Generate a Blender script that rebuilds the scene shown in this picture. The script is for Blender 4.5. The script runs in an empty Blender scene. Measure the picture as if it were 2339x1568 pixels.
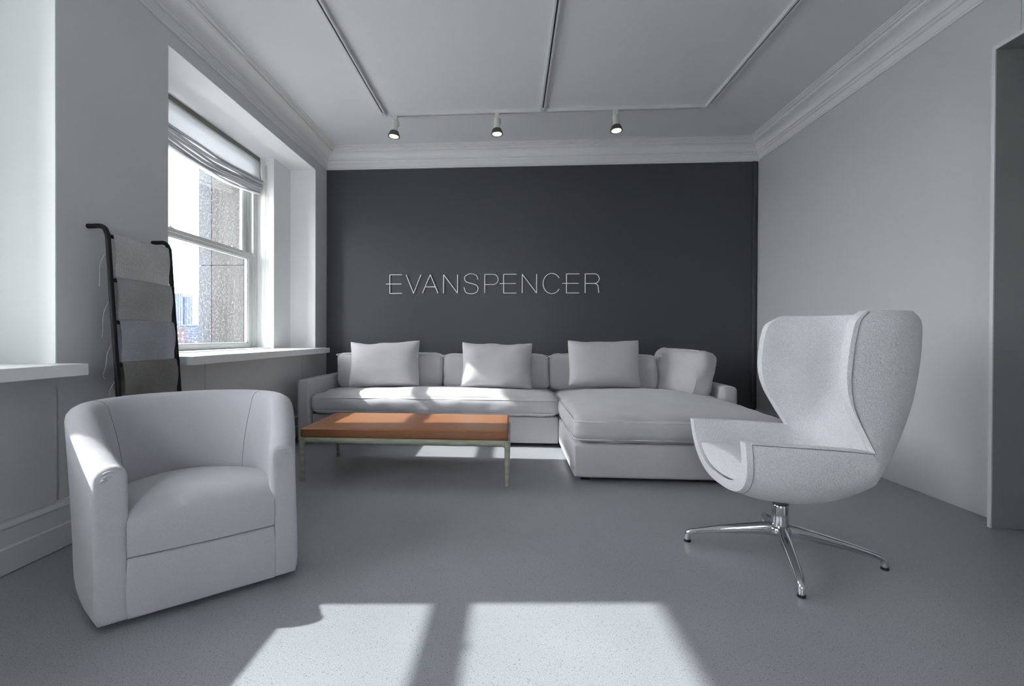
import bpy, bmesh, math, random
from mathutils import Vector, Matrix, noise

random.seed(7)
scene = bpy.context.scene
COL = scene.collection

# ------------------------------------------------------------------ camera
cam_d = bpy.data.cameras.new('camera')
cam = bpy.data.objects.new('camera', cam_d)
COL.objects.link(cam)
cam_d.sensor_width = 36.0
cam_d.sensor_fit = 'HORIZONTAL'
cam_d.lens = 36.0 * 1100.0 / 2339.0
cam_d.shift_x = (1169.5 - 1092.56) / 2339.0
cam_d.shift_y = (774.11 - 784.0) / 2339.0
cam_d.clip_start = 0.05
cam_d.clip_end = 3000
_r = Vector((0.9976616, 0.0682430, 0.0037598))
_d = Vector((0.0041614, -0.0057438, -0.9999748))
_f = Vector((-0.0682197, 0.9976522, -0.0060144))
cam.matrix_world = Matrix(((_r.x, -_d.x, -_f.x, 0), (_r.y, -_d.y, -_f.y, 0), (_r.z, -_d.z, -_f.z, 1.0), (0, 0, 0, 1)))
scene.camera = cam

# ------------------------------------------------------------------ world, sun, exposure
SKY, SUN, EXPOSURE = 6.0, 3.9, 1.45
world = bpy.data.worlds.new('overcast_bright_sky')
scene.world = world
world.use_nodes = True
bg = world.node_tree.nodes['Background']
bg.inputs['Color'].default_value = (0.962, 0.975, 1.0, 1)
bg.inputs['Strength'].default_value = SKY
sun_d = bpy.data.lights.new('sun', 'SUN')
sun_d.energy = SUN
sun_d.angle = math.radians(0.7)
sun_d.color = (1.0, 0.985, 0.96)
sun = bpy.data.objects.new('sun', sun_d)
COL.objects.link(sun)
sun.rotation_euler = Vector((1.0, 0.077, -0.745)).to_track_quat('-Z', 'Y').to_euler()
sun.location = (-8, 2, 6)
scene.view_settings.view_transform = 'Standard'
scene.view_settings.look = 'None'
scene.view_settings.gamma = 1.0
scene.view_settings.use_curve_mapping = False
scene.view_settings.exposure = EXPOSURE
scene.cycles.max_bounces = 14
scene.cycles.diffuse_bounces = 9
scene.cycles.transparent_max_bounces = 16
scene.cycles.sample_clamp_indirect = 6.0

# ------------------------------------------------------------------ materials
def new_mat(name):
    m = bpy.data.materials.new(name)
    m.use_nodes = True
    nt = m.node_tree
    return m, nt, nt.nodes['Principled BSDF']

def N(nt, t, **kw):
    n = nt.nodes.new(t)
    for k, v in kw.items():
        if k in n.inputs:
            n.inputs[k].default_value = v
        else:
            setattr(n, k, v)
    return n

def paint(name, col, rough=0.55, var=0.03, bump=0.02, spec=0.4):
    m, nt, b = new_mat(name)
    tc = N(nt, 'ShaderNodeTexCoord')
    n1 = N(nt, 'ShaderNodeTexNoise', Scale=1.7, Detail=3.0)
    nt.links.new(tc.outputs['Object'], n1.inputs['Vector'])
    mix = N(nt, 'ShaderNodeMixRGB')
    mix.inputs[1].default_value = (*[c * (1 - var) for c in col], 1)
    mix.inputs[2].default_value = (*[min(1, c * (1 + var)) for c in col], 1)
    nt.links.new(n1.outputs['Fac'], mix.inputs[0])
    nt.links.new(mix.outputs[0], b.inputs['Base Color'])
    b.inputs['Roughness'].default_value = rough
    b.inputs['Specular IOR Level'].default_value = spec
    n2 = N(nt, 'ShaderNodeTexNoise', Scale=140.0, Detail=2.0)
    nt.links.new(tc.outputs['Object'], n2.inputs['Vector'])
    bp = N(nt, 'ShaderNodeBump', Strength=bump, Distance=0.01)
    nt.links.new(n2.outputs['Fac'], bp.inputs['Height'])
    nt.links.new(bp.outputs['Normal'], b.inputs['Normal'])
    return m

def plain(name, col, rough=0.5, metal=0.0, spec=0.5, bump=0.0, scale=60.0):
    m, nt, b = new_mat(name)
    b.inputs['Base Color'].default_value = (*col, 1)
    b.inputs['Metallic'].default_value = metal
    b.inputs['Specular IOR Level'].default_value = spec
    tc = N(nt, 'ShaderNodeTexCoord')
    n1 = N(nt, 'ShaderNodeTexNoise', Scale=scale, Detail=3.0)
    nt.links.new(tc.outputs['Object'], n1.inputs['Vector'])
    mr = N(nt, 'ShaderNodeMapRange')
    mr.inputs['To Min'].default_value = max(0, rough - 0.04)
    mr.inputs['To Max'].default_value = min(1, rough + 0.04)
    nt.links.new(n1.outputs['Fac'], mr.inputs['Value'])
    nt.links.new(mr.outputs['Result'], b.inputs['Roughness'])
    if bump:
        bp = N(nt, 'ShaderNodeBump', Strength=bump, Distance=0.005)
        nt.links.new(n1.outputs['Fac'], bp.inputs['Height'])
        nt.links.new(bp.outputs['Normal'], b.inputs['Normal'])
    return m

def fabric(name, col, scale=420.0, bump=0.25, var=0.10, stretch=(1, 1, 0.35), dist=0.002, sheen=0.25):
    m, nt, b = new_mat(name)
    tc = N(nt, 'ShaderNodeTexCoord')
    mp = N(nt, 'ShaderNodeMapping')
    mp.inputs['Scale'].default_value = stretch
    nt.links.new(tc.outputs['Object'], mp.inputs['Vector'])
    n1 = N(nt, 'ShaderNodeTexNoise', Scale=scale, Detail=2.0, Roughness=0.6)
    nt.links.new(mp.outputs['Vector'], n1.inputs['Vector'])
    n3 = N(nt, 'ShaderNodeTexNoise', Scale=6.0, Detail=2.0)
    nt.links.new(tc.outputs['Object'], n3.inputs['Vector'])
    add = N(nt, 'ShaderNodeMath', operation='MULTIPLY_ADD')
    nt.links.new(n3.outputs['Fac'], add.inputs[0])
    add.inputs[1].default_value = 0.3
    nt.links.new(n1.outputs['Fac'], add.inputs[2])
    ramp = N(nt, 'ShaderNodeValToRGB')
    ramp.color_ramp.elements[0].position = 0.35
    ramp.color_ramp.elements[1].position = 0.95
    ramp.color_ramp.elements[0].color = (*[c * (1 - var) for c in col], 1)
    ramp.color_ramp.elements[1].color = (*[min(1, c * (1 + var)) for c in col], 1)
    nt.links.new(add.outputs[0], ramp.inputs[0])
    nt.links.new(ramp.outputs[0], b.inputs['Base Color'])
    b.inputs['Roughness'].default_value = 0.9
    b.inputs['Specular IOR Level'].default_value = 0.15
    b.inputs['Sheen Weight'].default_value = sheen
    b.inputs['Sheen Roughness'].default_value = 0.5
    bp = N(nt, 'ShaderNodeBump', Strength=bump, Distance=dist)
    nt.links.new(n1.outputs['Fac'], bp.inputs['Height'])
    nt.links.new(bp.outputs['Normal'], b.inputs['Normal'])
    return m

def concrete():
    m, nt, b = new_mat('polished_terrazzo_concrete')
    tc = N(nt, 'ShaderNodeTexCoord')
    n1 = N(nt, 'ShaderNodeTexNoise', Scale=0.9, Detail=5.0, Roughness=0.55)
    n2 = N(nt, 'ShaderNodeTexNoise', Scale=260.0, Detail=2.0, Roughness=0.6)
    v = N(nt, 'ShaderNodeTexVoronoi', Scale=95.0)
    v2 = N(nt, 'ShaderNodeTexVoronoi', Scale=16.0)
    for n in (n1, n2, v, v2):
        nt.links.new(tc.outputs['Object'], n.inputs['Vector'])
    base = N(nt, 'ShaderNodeValToRGB')
    base.color_ramp.elements[0].position = 0.3
    base.color_ramp.elements[1].position = 0.72
    base.color_ramp.elements[0].color = (0.290, 0.306, 0.322, 1)
    base.color_ramp.elements[1].color = (0.350, 0.366, 0.384, 1)
    nt.links.new(n1.outputs['Fac'], base.inputs[0])
    g = N(nt, 'ShaderNodeValToRGB')
    g.color_ramp.elements[0].position = 0.34
    g.color_ramp.elements[1].position = 0.62
    g.color_ramp.elements[0].color = (0.72, 0.72, 0.72, 1)
    g.color_ramp.elements[1].color = (1.06, 1.06, 1.06, 1)
    nt.links.new(n2.outputs['Fac'], g.inputs[0])
    mul = N(nt, 'ShaderNodeMixRGB', blend_type='MULTIPLY')
    mul.inputs[0].default_value = 1.0
    nt.links.new(base.outputs[0], mul.inputs[1])
    nt.links.new(g.outputs[0], mul.inputs[2])
    sp = N(nt, 'ShaderNodeValToRGB')           # dark aggregate specks
    sp.color_ramp.elements[0].position = 0.08
    sp.color_ramp.elements[1].position = 0.20
    sp.color_ramp.elements[0].color = (0.30, 0.30, 0.31, 1)
    sp.color_ramp.elements[1].color = (1, 1, 1, 1)
    nt.links.new(v.outputs['Distance'], sp.inputs[0])
    mul2 = N(nt, 'ShaderNodeMixRGB', blend_type='MULTIPLY')
    mul2.inputs[0].default_value = 0.95
    nt.links.new(mul.outputs[0], mul2.inputs[1])
    nt.links.new(sp.outputs[0], mul2.inputs[2])
    wp = N(nt, 'ShaderNodeMath', operation='LESS_THAN')   # a few pale chips
    nt.links.new(v2.outputs['Distance'], wp.inputs[0])
    wp.inputs[1].default_value = 0.022
    mx = N(nt, 'ShaderNodeMixRGB')
    nt.links.new(wp.outputs[0], mx.inputs[0])
    nt.links.new(mul2.outputs[0], mx.inputs[1])
    mx.inputs[2].default_value = (0.55, 0.55, 0.55, 1)
    nt.links.new(mx.outputs[0], b.inputs['Base Color'])
    mr = N(nt, 'ShaderNodeMapRange')
    mr.inputs['To Min'].default_value = 0.30
    mr.inputs['To Max'].default_value = 0.44
    nt.links.new(n1.outputs['Fac'], mr.inputs['Value'])
    nt.links.new(mr.outputs['Result'], b.inputs['Roughness'])
    b.inputs['Specular IOR Level'].default_value = 0.45
    return m

def glass_mat():
    m, nt, b = new_mat('window_glass_dusty')
    nt.nodes.remove(b)
    out = nt.nodes['Material Output']
    tr = N(nt, 'ShaderNodeBsdfTransparent')
    tr.inputs['Color'].default_value = (0.95, 0.965, 0.97, 1)
    gl = N(nt, 'ShaderNodeBsdfGlossy')
    gl.inputs['Roughness'].default_value = 0.02
    lw = N(nt, 'ShaderNodeLayerWeight', Blend=0.5)
    pw = N(nt, 'ShaderNodeMath', operation='POWER')
    nt.links.new(lw.outputs['Facing'], pw.inputs[0])
    pw.inputs[1].default_value = 4.0
    fr = N(nt, 'ShaderNodeMath', operation='MULTIPLY_ADD')
    nt.links.new(pw.outputs[0], fr.inputs[0])
    fr.inputs[1].default_value = 0.5
    fr.inputs[2].default_value = 0.03
    mx = N(nt, 'ShaderNodeMixShader')
    nt.links.new(fr.outputs[0], mx.inputs[0])
    nt.links.new(tr.outputs[0], mx.inputs[1])
    nt.links.new(gl.outputs[0], mx.inputs[2])
    df = N(nt, 'ShaderNodeBsdfTranslucent')
    df.inputs['Color'].default_value = (0.9, 0.9, 0.9, 1)
    tc = N(nt, 'ShaderNodeTexCoord')
    n = N(nt, 'ShaderNodeTexNoise', Scale=55.0, Detail=4.0, Roughness=0.75)
    nt.links.new(tc.outputs['Object'], n.inputs['Vector'])
    r = N(nt, 'ShaderNodeMapRange')
    r.inputs['From Min'].default_value = 0.5
    r.inputs['From Max'].default_value = 0.9
    r.inputs['To Min'].default_value = 0.0
    r.inputs['To Max'].default_value = 0.10
    nt.links.new(n.outputs['Fac'], r.inputs['Value'])
    mx2 = N(nt, 'ShaderNodeMixShader')
    nt.links.new(r.outputs['Result'], mx2.inputs[0])
    nt.links.new(mx.outputs[0], mx2.inputs[1])
    nt.links.new(df.outputs[0], mx2.inputs[2])
    nt.links.new(mx2.outputs[0], out.inputs['Surface'])
    return m

def emit(name, col, strength):
    m, nt, b = new_mat(name)
    b.inputs['Base Color'].default_value = (*col, 1)
    b.inputs['Emission Color'].default_value = (*col, 1)
    tc = N(nt, 'ShaderNodeTexCoord')
    n = N(nt, 'ShaderNodeTexVoronoi', Scale=45.0)
    nt.links.new(tc.outputs['Object'], n.inputs['Vector'])
    mr = N(nt, 'ShaderNodeMapRange')
    mr.inputs['To Min'].default_value = strength * 1.5
    mr.inputs['To Max'].default_value = strength * 0.3
    nt.links.new(n.outputs['Distance'], mr.inputs['Value'])
    nt.links.new(mr.outputs['Result'], b.inputs['Emission Strength'])
    return m

def stripes(name, c1, c2, scale, axis='Z', noise_amt=0.0):
    m, nt, b = new_mat(name)
    tc = N(nt, 'ShaderNodeTexCoord')
    w = N(nt, 'ShaderNodeTexWave', Scale=scale, Distortion=noise_amt)
    w.bands_direction = axis
    nt.links.new(tc.outputs['Object'], w.inputs['Vector'])
    mix = N(nt, 'ShaderNodeMixRGB')
    mix.inputs[1].default_value = (*c1, 1)
    mix.inputs[2].default_value = (*c2, 1)
    nt.links.new(w.outputs['Fac'], mix.inputs[0])
    nt.links.new(mix.outputs[0], b.inputs['Base Color'])
    b.inputs['Roughness'].default_value = 0.5
    return m

M = {}
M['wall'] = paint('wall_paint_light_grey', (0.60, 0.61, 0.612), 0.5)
M['white'] = paint('white_satin_paint', (0.80, 0.81, 0.805), 0.35, 0.015, 0.01)
M['trim'] = paint('trim_gloss_paint', (0.72, 0.725, 0.72), 0.38, 0.01, 0.0, 0.4)
M['ceiling'] = paint('ceiling_paint', (0.70, 0.71, 0.725), 0.6)
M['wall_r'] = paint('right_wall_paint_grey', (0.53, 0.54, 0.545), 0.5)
M['charcoal'] = paint('charcoal_wall_paint', (0.056, 0.061, 0.066), 0.40, 0.06, 0.03, 0.4)
M['floor'] = concrete()
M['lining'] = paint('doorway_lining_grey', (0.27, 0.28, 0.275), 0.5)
M['sofa'] = fabric('pale_grey_linen', (0.470, 0.462, 0.476), 500, 0.22, 0.10)
M['tub'] = fabric('pale_grey_wool', (0.475, 0.475, 0.500), 380, 0.35, 0.09, (1, 1, 0.5))
M['boucle'] = fabric('white_boucle', (0.68, 0.68, 0.70), 150, 1.0, 0.13, (1, 1, 1), 0.006, 0.3)
M['seam'] = plain('seam_thread_grey', (0.22, 0.22, 0.235), 0.9)
M['piping'] = fabric('piping_pale_grey', (0.62, 0.612, 0.626), 500, 0.2, 0.06)
M['tan'] = plain('tan_leather', (0.27, 0.112, 0.046), 0.38, 0, 0.45, 0.12, 220.0)
M['bench_frame'] = stripes('olive_lacquered_wood', (0.40, 0.41, 0.32), (0.33, 0.34, 0.255), 6.0, 'Z', 9.0)
M['chrome'] = plain('polished_chrome', (0.72, 0.73, 0.75), 0.10, 1.0)
M['black'] = plain('matt_black_metal', (0.008, 0.008, 0.009), 0.5, 0.0, 0.3)
M['rubber'] = plain('black_rubber', (0.010, 0.010, 0.010), 0.7)
M['glass'] = glass_mat()
M['stone'] = paint('exterior_sandstone', (0.062, 0.060, 0.057), 0.85, 0.18, 0.25)  # darker than real stone: the colour offsets the strong daylight outside
M['stone_blue'] = paint('exterior_stone_edge', (0.066, 0.071, 0.080), 0.85, 0.15, 0.25)  # outer stone, darkened in colour against the same daylight
M['frame_paint'] = paint('window_frame_paint', (0.55, 0.56, 0.55), 0.4, 0.05, 0.03)
M['frame_dark'] = paint('sash_channel_grey', (0.20, 0.205, 0.18), 0.5)
M['blind'] = fabric('roman_blind_linen', (0.60, 0.61, 0.62), 600, 0.15, 0.04, (1, 1, 1), 0.002, 0.1)
M['letters'] = plain('brushed_white_letters', (0.86, 0.87, 0.87), 0.35, 0, 0.5)
M['track'] = plain('track_white_enamel', (0.62, 0.64, 0.65), 0.35)
M['track_slot'] = plain('track_slot_dark', (0.05, 0.055, 0.06), 0.5)
M['lamp_body'] = plain('cream_enamel', (0.62, 0.64, 0.58), 0.4)
M['lamp_fin'] = plain('heatsink_grey', (0.13, 0.135, 0.125), 0.45, 0.3)
M['lamp_lens'] = emit('lit_lens', (1.0, 0.80, 0.55), 1.6)
M['linen_1'] = fabric('linen_silver', (0.74, 0.74, 0.73), 330, 0.3, 0.28, (1, 1, 0.25))
M['linen_2'] = fabric('linen_mid_grey', (0.58, 0.58, 0.575), 330, 0.3, 0.22, (1, 0.3, 1))
M['linen_3'] = fabric('linen_blue_grey', (0.58, 0.60, 0.64), 330, 0.3, 0.22, (1, 0.3, 1))
M['linen_4'] = fabric('linen_taupe', (0.36, 0.355, 0.325), 330, 0.3, 0.28, (1, 1, 0.25))
M['thread'] = plain('white_thread', (0.65, 0.65, 0.64), 0.8)
M['cord'] = plain('white_cord', (0.70, 0.70, 0.66), 0.6)
M['tower_glass'] = stripes('tower_blue_glass', (0.020, 0.032, 0.066), (0.052, 0.066, 0.090), 0.45, 'X', 5.0)  # city colours darkened so the bright outdoors does not wash them out
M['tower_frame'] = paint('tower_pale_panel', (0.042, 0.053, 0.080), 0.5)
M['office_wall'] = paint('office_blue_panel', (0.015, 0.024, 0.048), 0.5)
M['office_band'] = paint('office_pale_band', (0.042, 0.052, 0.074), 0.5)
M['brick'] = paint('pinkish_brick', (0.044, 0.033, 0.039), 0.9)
M['pane_far'] = plain('far_window_pane', (0.11, 0.11, 0.115), 0.3)
M['ground'] = paint('far_ground', (0.35, 0.35, 0.35), 0.9)

# ------------------------------------------------------------------ helpers
def link(o, parent=None):
    COL.objects.link(o)
    if parent is not None:
        o.parent = parent
    return o

def thing(name, label, cat, loc=(0, 0, 0), rotz=0.0, group=None):
    o = bpy.data.objects.new(name, None)
    o.empty_display_size = 0.1
    o.location = loc
    o.rotation_euler = (0, 0, rotz)
    link(o)
    tag(o, label, cat, group)
    return o

def tag(o, label=None, cat=None, group=None, kind=None):
    if label: o['label'] = label
    if cat: o['category'] = cat
    if group: o['group'] = group
    if kind: o['kind'] = kind
    return o

def world_of(o):
    m = Matrix.Translation(o.location) @ o.rotation_euler.to_matrix().to_4x4()
    if o.parent:
        m = world_of(o.parent) @ m
    return m

def tub_lean(v):
    # the chair front rakes back a little towards the arm tops
    k = max(0.0, min(1.0, -v.y / 0.40))
    return Vector((v.x, v.y + 0.075 * k * (max(0.0, v.z) / 0.57) ** 1.4, v.z))

def obj(name, bm, mat, parent=None, smooth=False, local=False, origin=None, auto=None):
    """one mesh object; coordinates are world unless local=True (then the parent's)"""
    me = bpy.data.meshes.new(name)
    if origin is not None:
        bmesh.ops.translate(bm, verts=bm.verts, vec=-Vector(origin))
    elif parent is not None and parent.get('raked'):
        for v in bm.verts:
            v.co = tub_lean(v.co)
    elif parent is not None and not local:
        bm.transform(world_of(parent).inverted())
    bmesh.ops.recalc_face_normals(bm, faces=bm.faces)
    bm.to_mesh(me)
    bm.free()
    if smooth:
        for p in me.polygons:
            p.use_smooth = True
    if auto is not None:
        me.set_sharp_from_angle(angle=math.radians(auto))
    me.materials.append(mat)
    o = bpy.data.objects.new(name, me)
    if origin is not None:
        o.location = origin
    return link(o, parent)

def struct(name, bm, mat, **kw):
    o = obj(name, bm, mat, **kw)
    if o.parent is None:
        o['kind'] = 'structure'
    return o

def bx(bm, x0, x1, y0, y1, z0, z1):
    v = [bm.verts.new(c) for c in ((x0, y0, z0), (x1, y0, z0), (x1, y1, z0), (x0, y1, z0),
                                   (x0, y0, z1), (x1, y0, z1), (x1, y1, z1), (x0, y1, z1))]
    for f in ((0, 3, 2, 1), (4, 5, 6, 7), (0, 1, 5, 4), (1, 2, 6, 5), (2, 3, 7, 6), (3, 0, 4, 7)):
        bm.faces.new([v[i] for i in f])
    return v

def boxes(*bs):
    bm = bmesh.new()
    for b in bs:
        bx(bm, *b)
    return bm

def bevel_box(x0, x1, y0, y1, z0, z1, r=0.004, seg=2):
    bm = boxes((x0, x1, y0, y1, z0, z1))
    bmesh.ops.bevel(bm, geom=bm.edges[:], offset=r, segments=seg, profile=0.5, affect='EDGES')
    return bm

def catmull(pts, n, closed=False):
    pts = [Vector(p) for p in pts]
    out = []
    m = len(pts)
    rng = m if closed else m - 1
    for i in range(rng):
        if closed:
            p0, p1, p2, p3 = pts[i - 1], pts[i], pts[(i + 1) % m], pts[(i + 2) % m]
        else:
            p1, p2 = pts[i], pts[i + 1]
            p0 = pts[i - 1] if i else p1 * 2 - p2
            p3 = pts[i + 2] if i + 2 < m else p2 * 2 - p1
        for k in range(n):
            t = k / n
            out.append(0.5 * ((2 * p1) + (p2 - p0) * t + (2 * p0 - 5 * p1 + 4 * p2 - p3) * t * t + (3 * p1 - p0 - 3 * p2 + p3) * t ** 3))
    if not closed:
        out.append(pts[-1])
    return out

def tube(bm, pts, r, seg=8, closed=False, caps=True, flat=None):
    """sweep a circle (or ellipse: flat=(a,b) scale) along pts; r number or list"""
    pts = [Vector(p) for p in pts]
    n = len(pts)
    rings = []
    up = None
    for i, p in enumerate(pts):
        if closed:
            t = (pts[(i + 1) % n] - pts[i - 1]).normalized()
        else:
            t = (pts[min(i + 1, n - 1)] - pts[max(i - 1, 0)]).normalized()
        if up is None:
            ref = Vector((0, 0, 1)) if abs(t.z) < 0.9 else Vector((1, 0, 0))
            up = (ref - t * ref.dot(t)).normalized()
        else:
            up = (up - t * up.dot(t)).normalized()
        side = t.cross(up)
        rr = r[i] if isinstance(r, (list, tuple)) else r
        a, b = flat if flat else (1, 1)
        rings.append([bm.verts.new(p + (side * math.cos(2 * math.pi * k / seg) * a + up * math.sin(2 * math.pi * k / seg) * b) * rr) for k in range(seg)])
    for i in range(n if closed else n - 1):
        A, B = rings[i], rings[(i + 1) % n]
        for k in range(seg):
            bm.faces.new((A[k], A[(k + 1) % seg], B[(k + 1) % seg], B[k]))
    if caps and not closed:
        bm.faces.new(rings[0][::-1])
        bm.faces.new(rings[-1])
    return bm

def tube_bm(*a, **k):
    bm = bmesh.new()
    return tube(bm, *a, **k)

def lathe(bm, prof, seg=24, mat=None, cap=True):
    """prof: list of (radius, z)"""
    mat = mat or Matrix.Identity(4)
    rings = []
    for r, z in prof:
        rings.append([bm.verts.new(mat @ Vector((r * math.cos(2 * math.pi * k / seg), r * math.sin(2 * math.pi * k / seg), z))) for k in range(seg)])
    for A, B in zip(rings, rings[1:]):
        for k in range(seg):
            bm.faces.new((A[k], A[(k + 1) % seg], B[(k + 1) % seg], B[k]))
    if cap:
        bm.faces.new(rings[0][::-1])
        bm.faces.new(rings[-1])
    return bm

def lathe_bm(*a, **k):
    return lathe(bmesh.new(), *a, **k)

def prism(bm, poly, a, b):
    """extrude closed section; a(p), b(p) map a 2-D section point to the two end points"""
    A = [bm.verts.new(a(p)) for p in poly]
    B = [bm.verts.new(b(p)) for p in poly]
    n = len(poly)
    for i in range(n):
        bm.faces.new((A[i], A[(i + 1) % n], B[(i + 1) % n], B[i]))
    bm.faces.new(A[::-1])
    bm.faces.new(B)
    return bm

# ------------------------------------------------------------------ room dimensions (metres)
XL, XR, YB, YF, ZC = -2.11, 2.64, 5.38, -2.6, 3.10
ZS, ZSB, ZH = 0.865, 0.813, 2.785        # shelf top, shelf underside, recess head
PER = 2.97                               # window spacing
XI = -2.39                               # depth of the first reveal step
XWI, XWO = -2.68, -3.15                  # inner face of outer wall, outer face

# floor, ceiling
struct('floor', boxes((XL - 0.6, XR + 2.2, YF - 0.1, YB + 0.2, -0.12, 0.0)), M['floor'])
struct('ceiling', boxes((XL - 0.6, XR + 2.2, YF - 0.1, YB + 0.2, ZC, ZC + 0.15)), M['ceiling'])
# back wall: charcoal
struct('wall_back', boxes((XL - 0.5, XR + 0.5, YB, YB + 0.2, 0, ZC)), M['charcoal'])
FX0, FX1, FZ0, FZ1 = -0.9, 0.25, 0.90, 2.30      # added window, unseen behind the camera, brightens the furniture fronts
struct('wall_front', boxes((XL - 0.5, FX0, YF - 0.25, YF, 0, ZC), (FX1, XR + 2.2, YF - 0.25, YF, 0, ZC),
                           (FX0, FX1, YF - 0.25, YF, 0, FZ0), (FX0, FX1, YF - 0.25, YF, FZ1, ZC)), M['wall'])
fr_ = struct('window_3', boxes((FX0, FX0 + 0.06, YF - 0.20, YF - 0.12, FZ0, FZ1), (FX1 - 0.06, FX1, YF - 0.20, YF - 0.12, FZ0, FZ1),
                               (FX0 + 0.06, FX1 - 0.06, YF - 0.20, YF - 0.12, FZ0, FZ0 + 0.06), (FX0 + 0.06, FX1 - 0.06, YF - 0.20, YF - 0.12, FZ1 - 0.06, FZ1),
                               (FX0 + 0.06, FX1 - 0.06, YF - 0.20, YF - 0.12, 1.58, 1.62)), M['white'])
obj('pane', boxes((FX0 + 0.06, FX1 - 0.06, YF - 0.162, YF - 0.158, FZ0 + 0.06, 1.58)), M['glass'], fr_)
obj('pane', boxes((FX0 + 0.06, FX1 - 0.06, YF - 0.162, YF - 0.158, 1.62, FZ1 - 0.06)), M['glass'], fr_)
# thin dark cover strip in the right corner of the charcoal wall
struct('trim_9', bevel_box(2.585, 2.612, YB - 0.018, YB, 0, 2.885, 0.004), M['charcoal'])

# left wall with three window recesses (y ranges of the recess, window 2 is the one in view)
recess = [(2.83 - PER, 5.07 - PER), (2.83, 5.07)]
bm = bmesh.new()
edges = [YF]
for a, b in recess:
    edges += [a, b]
edges.append(YB)
for i in range(0, len(edges), 2):
    bx(bm, XWI, XL, edges[i], edges[i + 1], 0, ZC)
for a, b in recess:
    bx(bm, XWI, XL, a, b, 0, ZSB)
    bx(bm, XWI, XL, a, b, ZH, ZC)
struct('wall_left', bm, M['wall'])
# white painted reveal lining of each recess
for i, (a, b) in enumerate(recess):
    o = a - 2.83
    w0, w1 = 3.17 + o, 4.705 + o
    bm = bmesh.new()
    bx(bm, XI, XL - 0.001, b - 0.004, b, ZS, ZH)               # far outer jamb
    bx(bm, XI, XL - 0.001, a, a + 0.004, ZS, ZH)               # near outer jamb
    bx(bm, XWI, XL - 0.001, a + 0.004, b - 0.004, ZH - 0.004, ZH)      # soffit
    bx(bm, XWI, XI, w1, b - 0.0, ZS, ZH - 0.004)               # far step
    bx(bm, XWI, XI, a + 0.0, w0, ZS, ZH - 0.004)               # near step
    struct('trim_%d' % (10 + i), bm, M['white'])

# stone outer wall: blocks as pieces
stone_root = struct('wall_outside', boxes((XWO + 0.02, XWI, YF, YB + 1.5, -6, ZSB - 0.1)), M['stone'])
for i, (a, b) in enumerate(recess):
    o = a - 2.83
    y0, y1 = 3.20 + o, 4.66 + o
    nxt = (3.20 + o + PER) if i < 1 else YB + 1.5
    zs = [ZSB - 0.1, 1.70, 2.757, 4.2]
    for z0, z1 in zip(zs, zs[1:]):
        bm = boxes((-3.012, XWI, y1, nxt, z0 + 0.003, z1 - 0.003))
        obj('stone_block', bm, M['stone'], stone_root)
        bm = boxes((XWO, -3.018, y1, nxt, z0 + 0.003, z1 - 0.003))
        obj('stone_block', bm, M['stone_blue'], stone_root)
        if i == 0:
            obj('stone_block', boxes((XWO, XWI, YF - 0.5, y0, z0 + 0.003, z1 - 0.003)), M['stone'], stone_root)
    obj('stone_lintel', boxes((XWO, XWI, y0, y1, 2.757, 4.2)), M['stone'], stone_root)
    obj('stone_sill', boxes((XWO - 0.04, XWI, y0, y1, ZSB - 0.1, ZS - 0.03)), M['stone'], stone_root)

# right wall with the doorway opening, panelled part without baseboard
DY0, DY1, DZ = 1.05, 2.682, 2.495
bm = bmesh.new()
bx(bm, XR, XR + 0.3, DY1 + 0.018, YB, 0, ZC)
bx(bm, XR, XR + 0.3, YF, DY0 - 0.018, 0, ZC)
bx(bm, XR, XR + 0.3, DY0 - 0.018, DY1 + 0.018, DZ + 0.02, ZC)
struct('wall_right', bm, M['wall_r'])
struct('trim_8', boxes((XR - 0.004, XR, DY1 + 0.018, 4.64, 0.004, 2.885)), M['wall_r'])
# deep projecting lining of the doorway
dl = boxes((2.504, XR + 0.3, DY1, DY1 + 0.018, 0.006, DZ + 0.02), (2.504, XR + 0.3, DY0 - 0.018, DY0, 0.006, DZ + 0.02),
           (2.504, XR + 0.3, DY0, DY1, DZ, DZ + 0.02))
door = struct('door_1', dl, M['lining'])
obj('edge_strip', boxes((2.498, 2.504, DY1, DY1 + 0.019, 0.006, DZ + 0.021)), M['wall'], door)
obj('edge_strip', boxes((2.498, 2.504, DY0 - 0.019, DY0, 0.006, DZ + 0.021)), M['wall'], door)
obj('edge_strip', boxes((2.498, 2.504, DY0, DY1, DZ, DZ + 0.021)), M['wall'], door)
# passage beyond the doorway
struct('wall_passage', boxes((XR + 2.0, XR + 2.2, YF, YB, 0, ZC), (XR + 0.3, XR + 2.0, 4.0, 4.2, 0, ZC)), M['wall'])

# ------------------------------------------------------------------ crown moulding, mitred
crown = [(0, 2.884), (0.012, 2.884), (0.017, 2.888), (0.017, 2.893), (0.011, 2.896), (0.011, 2.899), (0.015, 2.902), (0.013, 2.906), (0.007, 2.908), (0.007, 2.960),
         (0.018, 2.962), (0.024, 2.967), (0.026, 2.974), (0.022, 2.977), (0.022, 2.981), (0.034, 2.983), (0.036, 2.989)]
for k in range(0, 9):
    t = k / 8 * math.pi / 2
    crown.append((0.032 + 0.072 * (1 - math.cos(t)), 2.992 + 0.060 * math.sin(t)))
crown += [(0.106, 3.056), (0.116, 3.056), (0.118, 3.070), (0.114, 3.073), (0.134, 3.075), (0.140, 3.080), (0.140, 3.084), (0.136, 3.086), (0.148, 3.087), (0.151, 3.091), (0.149, 3.094), (0.160, 3.095), (0.162, ZC), (0, ZC)]
struct('trim_1', prism(bmesh.new(), crown, lambda p: (XL + p[0], YF, p[1]), lambda p: (XL + p[0], YB - p[0], p[1])), M['trim'])
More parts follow.
